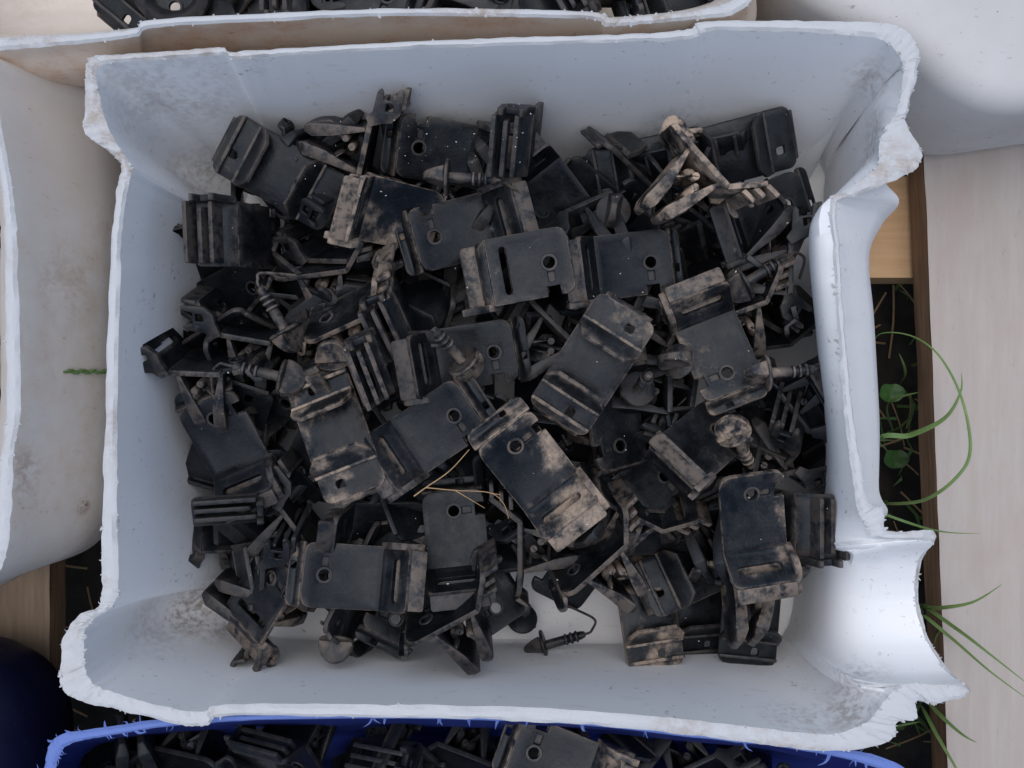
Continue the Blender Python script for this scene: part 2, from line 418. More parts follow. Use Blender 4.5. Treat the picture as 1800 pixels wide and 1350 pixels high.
K = lambda ox, oy, ix, iy, fx, fy, m=None, z=RIM, ob=None: dict(o=(ox, oy), i=(ix, iy), f=(fx, fy), m=m, z=z, ob=ob)
main = [
 K(150,140,172,152,453,352,(300,268,.06)), K(152,112,170,126,451,342), K(170,98,190,112,455,332), K(270,92,290,104,455,350), K(385,84,392,97,505,340), K(408,91,414,104,515,338),
 K(500,85,505,98,560,333), K(700,74,700,87,720,328), K(900,66,900,80,900,326), K(1100,60,1100,74,1080,326), K(1208,52,1212,69,1180,326), K(1240,37,1250,55,1210,326),
 K(1400,37,1395,56,1320,330), K(1540,40,1530,66,1400,340), K(1590,52,1565,80,1425,300), K(1614,85,1585,105,1438,318),
 K(1612,125,1588,128,1442,332,(1545,140,.10)), K(1597,190,1578,192,1442,355,(1527,200,.10)), K(1592,216,1556,226,1442,372,(1530,238,.10)), K(1618,262,1545,255,1442,384,(1532,256,.11)),
 K(1614,292,1545,283,1442,394,(1528,280,.11)), K(1575,316,1535,300,1442,404,(1505,305,.11)), K(1500,345,1484,336,1442,416,(1460,350,.115),RIM,(1580,350,.08)),
 K(1470,366,1459,355,1446,440,(1427,388,.122),RIM,(1550,395,.07)), K(1477,450,1465,450,1450,480,(1423,445,.118),RIM,(1528,450,.07)), K(1483,560,1471,560,1456,570,(1434,560,.115),RIM,(1536,555,.07)),
 K(1493,660,1479,660,1460,660,(1444,655,.112),RIM,(1542,660,.07)), K(1502,740,1485,740,1460,740,(1456,740,.11),RIM,(1546,740,.07)), K(1516,820,1496,820,1455,810,(1462,815,.108),RIM,(1546,800,.07)),
 K(1524,878,1506,890,1440,870,(1458,885,.10),RIM,(1545,860,.075)), K(1552,898,1518,916,1425,910,(1452,915,.10),RIM,(1550,905,.09)), K(1562,934,1542,946,1405,950,(1450,948,.105)),
 K(1642,934,1637,952,1398,972,(1482,962,.125)), K(1620,985,1614,985,1394,995,(1480,988,.100),.118), K(1614,1050,1608,1050,1390,1034,(1472,1050,.085),.104), K(1632,1120,1626,1120,1386,1060,(1475,1120,.088),.106),
 K(1668,1178,1661,1178,1380,1087,(1485,1172,.105),.122), K(1706,1216,1690,1203,1375,1099,(1500,1192,.126),.139), K(1648,1236,1612,1202,1370,1106,(1490,1196,.118)),
 K(1612,1232,1582,1206,1365,1111,(1470,1200,.10)), K(1610,1264,1555,1232,1355,1114), K(1578,1270,1530,1264,1345,1118), K(1562,1304,1500,1280,1330,1119), K(1470,1320,1450,1291,1310,1121),
 K(1350,1310,1350,1281,1250,1122), K(1200,1290,1200,1264,1150,1122), K(1000,1272,1000,1247,1000,1122), K(800,1263,800,1240,820,1121), K(600,1260,600,1238,650,1120), K(400,1258,395,1238,520,1114),
 K(365,1274,360,1250,500,1111), K(320,1275,310,1247,470,1104), K(220,1250,215,1222,430,1091), K(150,1235,175,1208,455,1077,(304,1116,.055)), K(112,1215,155,1190,455,1063,(286,1100,.05)), K(106,1180,148,1160,455,1050,(276,1080,.05)),
 K(112,1120,150,1108,451,1047,(286,1056,.05)), K(140,1080,166,1088,449,1033,(318,1030,.055)), K(172,1068,196,1066,447,1010), K(178,1030,208,1032,445,985), K(180,900,206,905,423,900), K(185,750,206,750,405,750),
 K(190,550,210,550,413,550), K(198,400,215,400,431,420), K(208,320,228,318,436,418), K(212,290,233,297,438,408), K(190,265,220,274,439,400,(318,318,.06)), K(150,235,196,236,441,392,(300,300,.06)), K(148,200,181,196,445,375,(294,284,.06))]
TRAY = tray('jug_tray', main, 10, (M_TRAY, M_CUT, M_TRAY), 'large white tray cut from a plastic jug, filled with black clips', 'tray', 'cut jug trays', burrs=420, seed=3, rough=.0010)

# tray above: only its near rim and cream body are in view
up = [K(-330,60,-310,45,-200,-10), K(-60,88,-60,66,-20,28), K(60,84,60,64,60,30), K(170,74,170,58,160,25), K(240,64,238,50,230,18), K(278,48,272,34,270,8), K(500,36,500,22,480,0), K(700,28,700,15,680,-5),
      K(900,30,900,16,880,-5), K(1040,34,1040,21,1000,-2), K(1066,46,1072,31,1040,0), K(1110,44,1110,30,1080,0), K(1220,34,1220,18,1180,-10), K(1290,24,1280,4,1230,-40), K(1330,-20,1305,-30,1250,-100),
      K(1340,-160,1310,-160,1230,-200), K(1330,-560,1300,-545,1220,-400), K(1200,-640,1190,-620,1120,-440), K(0,-640,10,-620,60,-440), K(-330,-600,-310,-590,-200,-420), K(-380,-300,-350,-300,-240,-220)]
for k in up:
    if k['o'][1] > -30: k['ob'] = (k['o'][0] * .985 + 13, k['o'][1] + 62, .088 if k['o'][0] > 230 else .104)
tray('jug_tray', up, 12, (M_CREAM, M_CUT, M_STAIN), 'stained white jug tray behind the large tray, holding dark clips', 'tray', 'cut jug trays', burrs=110, seed=11, rough=.0006)
# tray on the left
lf = [K(-20,95,-45,110,-120,200), K(-8,150,-30,160,-80,240), K(4,230,-18,235,-70,300), K(22,330,4,335,-60,380), K(30,420,8,420,-60,450), K(34,560,10,560,-60,560), K(36,720,12,720,-60,700), K(24,800,2,800,-60,780),
      K(20,900,-8,895,-70,850), K(8,985,-20,970,-90,900), K(-30,1030,-50,1005,-130,930), K(-120,1050,-130,1020,-200,950), K(-600,1050,-600,1020,-520,950), K(-660,950,-630,930,-560,880), K(-660,300,-630,300,-560,350), K(-600,120,-590,140,-520,220), K(-150,85,-150,105,-180,190)]
obs = {0: (200,170,.05), 1: (218,240,.05), 2: (224,330,.045), 3: (226,400,.045), 4: (226,480,.045), 5: (224,600,.045), 6: (220,740,.045), 7: (216,820,.045), 8: (205,900,.045), 9: (160,962,.045), 10: (60,1000,.045), 11: (-60,1030,.045)}
for n_, v in obs.items(): lf[n_]['ob'] = v
tray('jug_tray', lf, 12, (M_CREAM, M_CUT, M_CREAM), 'cream white jug tray at the left edge with rusty spots', 'tray', 'cut jug trays', burrs=90, seed=23, rough=.0008)
# blue tray below
bl = [K(70,1420,92,1420,150,1420,None,.128), K(78,1352,98,1356,150,1380,None,.128), K(86,1312,106,1326,160,1350,None,.128), K(112,1290,128,1306,190,1332,None,.128), K(200,1276,210,1290,250,1322,None,.128), K(300,1262,305,1276,340,1316,None,.128),
      K(450,1254,455,1266,480,1312,None,.128), K(700,1252,700,1263,700,1312,None,.128), K(1000,1262,1000,1273,990,1318,None,.128), K(1250,1288,1250,1300,1220,1335,None,.128), K(1400,1304,1398,1317,1350,1350,None,.128), K(1540,1328,1530,1346,1450,1380,None,.128),
      K(1610,1370,1590,1384,1500,1410,None,.128), K(1640,1460,1615,1465,1520,1480,None,.128), K(1640,1900,1615,1900,1500,1750,None,.128), K(1560,1990,1550,1960,1450,1800,None,.128), K(160,1990,170,1960,250,1800,None,.128), K(75,1900,100,1890,180,1750,None,.128)]
tray('jug_tray', bl, 12, (M_BLUE, M_BLUECUT, M_BLUE), 'blue plastic tray with frayed rim below the large white tray', 'tray', 'cut jug trays', burrs=90, seed=31, rough=.0005, burr_len=.007)

# ------------------------------------------------------------------ uncut jugs at the corners
def jug(name, outline, z0, z1, rad, mat, label, bulge=.004, waist=None):
    """a blow-moulded jug lying on its side: outline in photo pixels at its widest height, rounded over towards top and bottom"""
    zm = (z0 + z1) / 2; pts = catmull([P(x, y, zm) for x, y in outline], 8, True); N = len(pts); cen = sum(pts, Vector()) / N
    root = empty(name, (cen.x, cen.y, z0)); tag(root, label, 'jug'); off = Vector((cen.x, cen.y, z0))
    nrm = []
    for j in range(N):
        d = pts[(j + 1) % N] - pts[j - 1]; n_ = Vector((d.y, -d.x, 0)).normalized()
        if n_.dot(pts[j] - cen) < 0: n_ = -n_
        nrm.append(n_)
    prof = [(rad * (1 - math.cos(R(a))), rad * (1 - math.sin(R(a)))) for a in range(90, -1, -15)]       # (inset, depth below top) along the shoulder
    prof = [(rad * (1 - math.sin(R(a))), rad * (1 - math.cos(R(a)))) for a in range(0, 91, 15)]
    bm = bmesh.new(); V = []
    def ring(inset, z, t=None):
        V.append([bm.verts.new((pts[j] - nrm[j] * inset if t is None else cen.lerp(pts[j] - nrm[j] * inset, t)) - cen + Vector((0, 0, z - z0 - 0))) for j in range(N)])
        for v in V[-1]: v.co.z = z - z0 + .0012 * noise.noise(v.co * 14)
    for t in (.15, .4, .65, .85, .96): ring(rad, z1 + bulge * (1 - t * t), t)
    for ins, dz in prof: ring(ins, z1 - dz)
    for k in range(1, 4): ring(.0, z1 - rad + (z0 + 2 * rad - z1) * k / 4)
    for ins, dz in reversed(prof): ring(ins, z0 + dz)
    for a, b in zip(V, V[1:]):
        for j in range(N): bm.faces.new((a[j], a[(j + 1) % N], b[(j + 1) % N], b[j]))
    bm.faces.new(V[0]); bm.faces.new(V[-1][::-1])
    link('body', finish(bm, 'body'), mat, root)
    bm = bmesh.new(); lathe(bm, [(0, 22), (8, 22), (12, 19), (26, 19), (26, 21), (44, 21), (46, 19), (46, 0)], 28)
    o = link('neck_cap', finish(bm, 'neck_cap', .0006), mat, root); far = max(pts, key=lambda p: (p.x - cen.x) * (1 if cen.x > 0 else -1)); o.location = far - off; o.location.z = (z1 - z0) / 2; o.rotation_euler = (0, 0, 0 if cen.x > 0 else math.pi)
    return root
jug('plastic_jug', [(1380, -640), (1325, -450), (1318, -100), (1345, 30), (1420, 92), (1520, 140), (1600, 205), (1690, 240), (1850, 222), (2150, 180), (2400, 100), (2450, -200), (2400, -560), (2200, -640)], .002, .118, .016, M_GREYW, 'grey white plastic jug filling the top right corner', bulge=.006)
jug('plastic_jug', [(-520, 1180), (-100, 1130), (10, 1150), (70, 1200), (98, 1270), (100, 1400), (90, 1800), (-60, 1880), (-520, 1850)], .0, .11, .045, M_NAVY, 'dark navy plastic jug in the bottom left corner')

# ------------------------------------------------------------------ clip and plug meshes (millimetres)
def zf(x): return .0052 * x * x
def plate_fn(x, y):
    n_ = Vector((-.0104 * x, 0, 1)).normalized(); return Vector((x, y, zf(x))), n_
W_ = 18.5
def mesh_plate(slot):
    bm = bmesh.new()
    out = [(-20, -W_ + 7), (-19.4, -W_ + 4), (-17.8, -W_ + 1.6), (-15.4, -W_ + .4), (-13, -W_), (26, -W_), (26, W_), (-4, W_), (-4, 13), (-11.5, 13), (-11.5, W_), (-14.5, W_), (-17.2, W_ - .8), (-19.3, W_ - 2.8), (-20, W_ - 5.5)]
    holes = [circ(-7.5, 0, 3.4), rrect(-9.5, 5.0, -5.5, 10.5)]
    if slot: holes.append(rrect(15, -13, 19, 13.5, (1.9,) * 4, 3))
    sheet(bm, out, holes, 6, plate_fn, 3.2)
    return finish(bm, 'plate', .0008, segs=2)
def mesh_keyfloor():
    bm = bmesh.new(); sheet(bm, rrect(-9.8, 4.7, -5.2, 10.8), [], 0, lambda x, y: (Vector((x, y, zf(x) - .8)), Vector((0, 0, 1))), 1.0); return finish(bm, 'key_recess')
def mesh_boss():
    bm = bmesh.new(); n = 18; z = zf(-7.5) + 1.6
    prof = [(3.4, 0), (3.4, .5), (4.6, .5), (4.9, 0)]; rings = [[bm.verts.new(Vector((-7.5 + r * math.cos(2 * math.pi * k / n), r * math.sin(2 * math.pi * k / n), z + h)) * .001) for k in range(n)] for r, h in prof]
    for a, b in zip(rings, rings[1:]):
        for k in range(n): bm.faces.new((a[k], a[(k + 1) % n], b[(k + 1) % n], b[k]))
    return finish(bm, 'boss')
def mesh_flange():
    fn = path_fn([(-19.4, 1.9), (-20.7, .6), (-21.6, -2.8), (-23.2, -4.2), (-27.8, -4.2)]); L = fn.length; bm = bmesh.new()
    sheet(bm, rrect(0, -W_, L, W_, (0, 4.5, 4.5, 0)), [rrect(L - 4.8, 3, L - 1.6, 7)], 2.4, fn, 3.0); return finish(bm, 'flange', .0008, segs=2)
def mesh_wall(down):
    s = -1 if down else 1
    path = [(25.8, 3.5), (28.4, 5.3), (31, 9.4), (34.2, 14.6), (38.6, 22.2)] if not down else [(25.8, 3.5), (28.6, 2.7), (30.6, -1.5), (32, -7.5), (34, -16.5)]
    fn = path_fn(path); L = fn.length; bm = bmesh.new()
    sheet(bm, rrect(0, -W_, L, W_, (0, 4, 4, 0)), [rrect(9.5, -13.5, 15.2, 12, (2.4,) * 4, 3)], 2.6, fn, 3.2); return finish(bm, 'end_wall', .0008, segs=2)
def mesh_rib(h, down, y0=-17, y1=17, d=8):
    s = -1 if down else 1; x = 30.4 + h * .19 if down else 28.6 + h * .53; z = 2.4 + s * h; bm = bmesh.new()
    sheet(bm, rrect(x + .6, y0, x + d + 1.2, y1, (0, 1.6, 1.6, 0), 3), [], 0, lambda u, v: (Vector((u, v, z + s * (u - x) * .12)), Vector((0, 0, 1))), 2.5); return finish(bm, 'rib', .0006, segs=2)
def mesh_latch(down):
    s = -1 if down else 1; bm = bmesh.new()
    f = lambda u, v: (Vector((u, W_ + .4, 2.4 + s * v)), Vector((0, 1, 0)))
    sheet(bm, [(24, 1), (29, -1.5), (33, 2), (44, 3.5), (46, 5.5), (44, 7), (40, 7.2), (40, 14), (46, 15), (47, 17), (44.5, 18.2), (33, 17.5), (28, 13), (27, 8)], [rrect(34, 9, 38.2, 13.2)], 0, f, 4.0); return finish(bm, 'latch', .0006, segs=2)
def leg_blade(path, L0):
    fn = path_fn(path); L = fn.length
    def th(s, y):
        t = s / L
        return 2.6 if t < .4 else 2.6 + 5.8 * min(1, (t - .4) / .2) if t < .82 else 8.4 - 4.6 * (t - .82) / .18
    bm = bmesh.new(); w0 = 16.5
    sheet(bm, [(0, -w0), (L * .55, -w0), (L * .86, -w0 + 1.5), (L, -w0 + 7), (L, w0 - 7), (L * .86, w0 - 1.5), (L * .55, w0), (0, w0)], [], 3.2, fn, th); return finish(bm, 'leg', .0009, segs=2)
def mesh_grip(path):
    fn = path_fn(path); L = fn.length; bm = bmesh.new(); sheet(bm, rrect(0, -15, L, 15), [], 1.3, fn, 1.9)
    e, _ = fn(L, 0); n = 10
    a = [[bm.verts.new(Vector((e.x + 2.2 * math.cos(2 * math.pi * k / n), yy, e.z + 2.2 * math.sin(2 * math.pi * k / n))) * .001) for k in range(n)] for yy in (-15, 15)]
    for k in range(n): bm.faces.new((a[0][k], a[0][(k + 1) % n], a[1][(k + 1) % n], a[1][k]))
    bm.faces.new(a[0][::-1]); bm.faces.new(a[1]); return finish(bm, 'grip', .0002)

def mesh_fplate():
    bm = bmesh.new(); fn = lambda x, y: (Vector((x, y, .0028 * x * x)), Vector((-.0056 * x, 0, 1)).normalized())
    sheet(bm, rrect(-36, -W_, 36, W_, (5, 5, 5, 5)), [rrect(-30, 2, -25, 6.5, (0, 2, 2, 0), 3), rrect(25, 4, 29.5, 9, (1.5, 0, 0, 1.5), 3)], 6, fn, 3.2); return finish(bm, 'plate', .0009, segs=2)
def mesh_flap(s):
    fn = path_fn([(s * 20, .2), (s * 18.6, -2.4), (s * 15.8, -7), (s * 11.5, -12.5)], s); L = fn.length; bm = bmesh.new()
    sheet(bm, [(0, -W_), (3, -W_), (L * .55, -W_ + .3), (L, -W_ + 6), (L, W_ - 6), (L * .55, W_ - .3), (3, W_), (0, W_)], [], 2.5, fn, lambda u, v: 3.4 - 1.2 * u / L); return finish(bm, 'flap', .0007, segs=2)
def mesh_ridge(s, x=20.5, h=3.6):
    bm = bmesh.new(); sheet(bm, rrect(s * x - 1.1, -W_ + .2, s * x + 1.1, W_ - .2), [], 0, lambda u, v: (Vector((u, v, -h / 2 + .4)), Vector((0, 0, 1))), h); return finish(bm, 'ridge', .0007, segs=2)
def mesh_lip(s):
    bm = bmesh.new(); fn = path_fn([(s * 34.5, 3.6), (s * 36.3, 4.6), (s * 37.4, 8.2)]); sheet(bm, rrect(0, -W_ + 4, fn.length, W_ - 4), [], 1.5, fn, 2.8); return finish(bm, 'lip', .0007, segs=2)

MESH = {}
def build_clip(kind):
    if kind in ('wall', 'drop'):
        dn = kind == 'drop'
        return ([] if dn else [('flange', mesh_flange())]) + [('plate', mesh_plate(dn)), ('key_recess', mesh_keyfloor()), ('boss', mesh_boss()), ('end_wall', mesh_wall(dn)), ('rib', mesh_rib(6.5, dn)), ('rib', mesh_rib(12.5, dn, -17, 14, 6.5)), ('rib', mesh_rib(18.5, dn)), ('latch', mesh_latch(dn)),
                ('leg', leg_blade([(-4, .2), (-1.5, -4), (1, -14), (3.5, -26), (5.5, -39)], 40)), ('leg', leg_blade([(21.5, 1), (20, -4), (18.8, -13), (17, -24), (15, -35)], 36)) if not dn else ('leg', leg_blade([(14, .2), (14, -4), (13.8, -13), (13, -24), (12, -33)], 36)),
                ('grip', mesh_grip([(1.5, -17), (4.6, -15), (5.6, -12), (4.2, -9), (5.6, -5.6), (8.6, -4.2), (10.2, -6)])), ('grip', mesh_grip([(18, -19) if not dn else (13, -19), (14.6, -17), (13.4, -13.4), (14.6, -10)]))]
    return [('plate', mesh_fplate()), ('flap', mesh_flap(1)), ('flap', mesh_flap(-1)), ('ridge', mesh_ridge(1)), ('ridge', mesh_ridge(-1)), ('ridge', mesh_ridge(-1, 31.5, 1.6)), ('lip', mesh_lip(1)), ('lip', mesh_lip(-1))]
for kd in ('wall', 'drop', 'flap'): MESH[kd] = build_clip(kd)
def mesh_hook():
    fn = path_fn([(-19.5, 2.4), (-23, 7), (-22, 12.5), (-15, 14), (-5, 11)]); bm = bmesh.new()
    sheet(bm, rrect(0, 6, fn.length, W_, (0, 3, 3, 0)), [], 2.2, fn, 3.2); return finish(bm, 'hook', .0008, segs=2)
def mesh_hook_rib():
    bm = bmesh.new(); fn = path_fn([(-11, 13.6), (-9.5, 17), (-6, 20)]); sheet(bm, rrect(0, 8, fn.length, W_, (0, 2, 2, 0)), [], 1.5, fn, 3.0); return finish(bm, 'rib', .0007, segs=2)
MESH['hook'] = [p for p in MESH['wall'] if p[0] != 'flange'] + [('hook', mesh_hook()), ('rib', mesh_hook_rib())]
MESH['short'] = [p for p in MESH['wall'] if p[0] not in ('leg', 'grip', 'flange')]
def build_plug():
    bm = bmesh.new(); lathe(bm, [(0, 0), (-.2, 9.6), (-1.2, 10.4), (-2.2, 10.0), (-2.8, 0)], 28); fl = finish(bm, 'head_disc', .0002)
    bm = bmesh.new()
    arc = [(10.2 * math.cos(R(a)), -2.4 - 12.5 * math.sin(R(a))) for a in range(0, 181, 15)]
    sheet(bm, arc, [], 3, lambda u, v: (Vector((v, u, 0)), Vector((0, 0, 1))), lambda u, v: 9.0 + (v + 2.4) * .42); gp = finish(bm, 'thumb_grip', .0006)
    bm = bmesh.new(); pr = [(-.5, 0), (-.5, 3.0), (12, 3.0)]
    for x in (12.5, 16, 19.5): pr += [(x, 3.0), (x + .4, 3.7), (x + 1.6, 3.7), (x + 2, 2.7)]
    pr += [(23, 2.7), (26, 1.9), (27, 0)]; lathe(bm, pr, 16); pn = finish(bm, 'pin', .00015)
    return [('head_disc', fl), ('thumb_grip', gp), ('pin', pn)]
MESH['plug'] = build_plug()

UNDER = {'boss': 'plate', 'key_recess': 'plate', 'rib': 'end_wall', 'latch': 'end_wall', 'grip': 'leg', 'ridge': 'plate', 'lip': 'plate', 'thumb_grip': 'head_disc'}
def instance(name, parts, mw, mud, label, cat, group):
    r = empty(name); r.matrix_world = mw; tag(r, label, cat, group)
    own = {}
    for n_, me in parts:
        o = link(n_, me, M_PL, own.get(UNDER.get(n_), r)); own.setdefault(n_, o); o['mud'] = float(mud) * (.3 if n_ in ('boss', 'key_recess') else 1)
    return r

def pose(px, py, z, ps, th, rx=0, ry=0):
    c, s = math.cos(R(th)), math.sin(R(th)); a = Vector((c, s, 0)); up = Vector((0, 0, 1)); b = Vector((-s, c, 0))
    X, Z = {'T': (a, up), 'U': (a, -up), 'E+': (a, -b), 'E-': (a, b), 'W': (up, a), 'V': (-up, a)}[ps]
    Y = Z.cross(X); m = Matrix((X, Y, Z)).transposed()
    m = Matrix.Rotation(R(ry), 3, 'Y') @ Matrix.Rotation(R(rx), 3, 'X') @ m
    return Matrix.Translation(P(px, py, z)) @ m.to_4x4()

G1 = 'black clips heaped in the white tray'
# kind, px, py, z, pose, angle, tilt x, tilt y, mud, label
CLIPS = [
 ('flap', 492, 305, .092, 'U', -30, 14, 4, .25, 'clean black clip lying face down in the top left corner of the pile'),
 ('wall', 712, 380, .098, 'T', 172, 24, 28, .95, 'mud caked clip beside the top plug, left of the top centre'),
 ('wall', 757, 262, 0.082, 'T', -4, 24, 16, .30, 'clip against the far wall with a hole and tall slotted end'),
 ('short', 945, 238, .088, 'W', 172, 26, -6, .15, 'ribbed clip end standing upright against the far tray wall'),
 ('flap', 1288, 268, .078, 'U', 14, 22, -4, .08, 'dark clip at top right, under the tan clip with legs'),
 ('flap', 1140, 296, .066, 'U', 12, 20, 0, .08, 'dark clip leaning on the far wall left of the tan clip'),
 ('hook', 1206, 280, .112, 'E-', -50, 4, 3, 1.25, 'tan mud covered clip on edge at top right showing both legs'),
 ('wall', 1362, 368, .066, 'T', 202, 8, 8, .12, 'dark clip in the upper right corner below the tan clip'),
 ('short', 466, 418, .080, 'W', 180, 4, -14, .20, 'clip with upright ribs at the left, under the corner clip'),
 ('wall', 784, 412, 0.093, 'T', 16, 0, 18, .35, 'grey black clip with hole partly under the light grey clip'),
 ('drop', 942, 466, 0.118, 'T', 190, 4, -6, .55, 'light grey dusty clip on top of the pile, upper centre, with long slot'),
 ('wall', 1120, 464, 0.092, 'T', 188, 4, 8, .30, 'smooth clip with keyhole opening right of the light grey clip'),
 ('flap', 1040, 642, .128, 'U', 57, 5, -6, .62, 'dusty clip lying face down on top of the pile, right of centre'),
 ('wall', 846, 622, .090, 'T', 189, 8, 0, .25, 'dark clip with round hole in the middle of the pile'),
 ('wall', 782, 742, .104, 'T', 213, 8, -13, .36, 'black clip with lipped end, left of the muddiest slotted clip'),
 ('wall', 919, 800, 0.126, 'T', -51, 14, 11, .98, 'mud coated clip with raised slotted bar at the centre bottom of the heap'),
 ('flap', 588, 762, .112, 'U', -68, -8, -6, .85, 'mud spotted clip lying face down left of centre'),
 ('wall', 390, 753, 0.090, 'T', -66, 20, 2, .22, 'smooth dark clip with hole at the left side of the pile'),
 ('wall', 395, 640, .094, 'E+', 184, 22, -4, .25, 'clip on edge sticking out at the far left of the pile'),
 ('wall', 478, 588, .076, 'E+', 176, 20, 0, .15, 'clip on edge behind the one sticking out at far left'),
 ('short', 662, 622, .092, 'W', 203, 10, 22, .40, 'clip standing on end showing a slot, left of the middle clip'),
 ('short', 712, 532, .078, 'W', 205, 20, 10, .25, 'clip standing on end just below the grey black clip'),
 ('wall', 596, 556, .090, 'E-', 24, 40, 0, .70, 'tan edged clip lying on its side left of the standing slot clip'),
 ('wall', 1268, 636, .090, 'T', 112, -12, -8, .62, 'dirt smeared clip at the right beside two round knobs'),
 ('wall', 1262, 545, .070, 'E-', 18, 24, 0, .50, 'clip on its side above the dirt smeared clip at right'),
 ('wall', 1245, 770, .090, 'T', 216, -34, 14, .48, 'tilted clip at the right with a muddy knob lying on it'),
 ('short', 1320, 888, 0.110, 'T', -82, 16, 6, .62, 'dusty clip with hole at the lower right end of the pile'),
 ('short', 1352, 912, .078, 'W', 0, 0, 12, .20, 'clip standing on end against the right tray wall with long slot'),
 ('flap', 1322, 1068, 0.044, 'U', 84, -4, 0, .10, 'dark clip lying low in the lower right corner of the tray'),
 ('flap', 1140, 1070, .050, 'U', 96, -12, 8, .85, 'mud patched clip lying upright at the lower right, near the tray floor'),
 ('wall', 1030, 992, .088, 'E-', 40, 14, 10, .45, 'clip on edge at bottom right of centre with two legs pointing down right'),
 ('wall', 918, 985, .066, 'E-', 86, 0, 0, .25, 'clip on edge below the mud coated clip, legs to the right'),
 ('wall', 772, 1084, .094, 'E-', 27, 18, 4, .22, 'clip on edge at the bottom centre with legs pointing down'),
 ('wall', 592, 1012, 0.092, 'T', -7, -10, 18, .42, 'grey clip with round boss at the bottom left of the pile'),
 ('drop', 470, 1035, .080, 'T', 242, -10, -30, .5, 'tilted dusty clip in the lower left corner of the pile'),
 ('wall', 800, 920, .072, 'T', -84, -6, 0, .18, 'dark clip under the dry grass stem'),
 ('wall', 690, 925, .062, 'T', 176, 24, 16, .15, 'very dark clip below the mud spotted clip, left of the grass stem'),
 ('wall', 548, 938, .066, 'E+', 130, 10, 0, .15, 'dark clip on edge between the smooth dark clip and grey clip'),
 ('short', 402, 902, .066, 'W', 92, 10, 16, .10, 'stack of horizontal ribs at the left under the smooth dark clip'),
 ('short', 412, 1005, .040, 'W', 10, -6, 16, .15, 'dark ribbed clip end in the lower left near the tray floor'),
 ('wall', 985, 366, .068, 'T', 128, 22, 0, .18, 'black clip behind the light grey clip, under the far wall'),
 ('wall', 1385, 510, .072, 'E+', 96, 0, -14, .15, 'dark clip on edge against the right tray wall, upper part'),
 ('wall', 1370, 720, .060, 'T', 24, 20, -34, .18, 'dark clip against the right tray wall below the ribbed plug'),
 ('wall', 1082, 762, .080, 'T', 100, -6, 30, .30, 'dark clip under the dusty face down clip on its right'),
 ('wall', 1092, 872, .080, 'E-', -35, 30, 0, .40, 'dark clip lying on its side right of the raised slotted bar'),
 ('wall', 960, 568, .070, 'E-', -48, 0, 0, .20, 'dark clip legs showing between the middle clips'),
 ('wall', 1310, 455, .070, 'E+', -30, 10, 0, .15, 'dark clip on edge in the shadow left of the upper right wall'),
 ('wall', 1180, 935, .060, 'T', 170, 36, 14, .25, 'very dark clip left of the dusty lower right clip'),
 ('wall', 545, 470, .066, 'E-', 4, 30, 0, .35, 'dark clip on its side below the corner clip'),
 ('wall', 560, 268, .066, 'E+', -40, 30, 0, .12, 'dark clip half hidden behind the corner clip'),
 ('wall', 640, 285, .080, 'E+', 80, 24, 0, .45, 'clip on edge beside the mud caked clip at the top left'),
 ('wall', 705, 1068, .062, 'T', 60, -10, 20, .25, 'clip wedged between the grey clip and the bottom centre clip'),
 ('wall', 462, 1090, .058, 'E+', 66, 6, 0, .20, 'clip on edge lying lowest at the bottom left'),
 ('drop', 1150, 850, .072, 'T', 215, -10, 10, .35, 'clip bracket below the tilted right clip'),
 ('wall', 520, 700, .066, 'T', 20, 34, -20, .30, 'dark clip between the far left clip and the mud spotted clip'),
 ('wall', 1170, 585, .062, 'E+', 70, 20, 0, .20, 'dark clip under the smooth keyhole clip'),
 ('wall', 920, 305, .052, 'E-', 160, 25, 0, .15, 'dark clip low between the two upright ends at the far wall'),
 ('flap', 1222, 1000, .052, 'U', 20, -20, 10, .25, 'dark clip lying flat between the mud patched clip and the dusty clip'),
 ('short', 1000, 1010, .044, 'T', 60, 20, 0, .15, 'low dark clip behind the bottom right clip on edge'),
 ('short', 860, 1050, .056, 'T', 120, -20, 10, .15, 'dark clip right of the bottom centre clip'),
 ('flap', 1232, 1060, .030, 'U', 92, 0, 10, .12, 'dark clip lying on the tray floor between the two lowest right clips'),
 ('short', 432, 512, .056, 'T', 200, 24, -20, .12, 'dark clip low at the left behind the plug pointing up left'),
 ('wall', 1310, 840, .058, 'E+', 20, 0, 0, .20, 'dark clip in the shadow above the dusty lower right clip'),
 ('wall', 1290, 1020, .066, 'E-', -12, -30, 0, .60, 'muddy clip on its side under the dusty lower right clip'),
]
for kd, x, y, z, ps, th, rx, ry, mud, lab in CLIPS:
    instance('plastic_clip', MESH[kd], pose(x, y, z, ps, th, rx, ry), mud, lab, 'clip', G1)

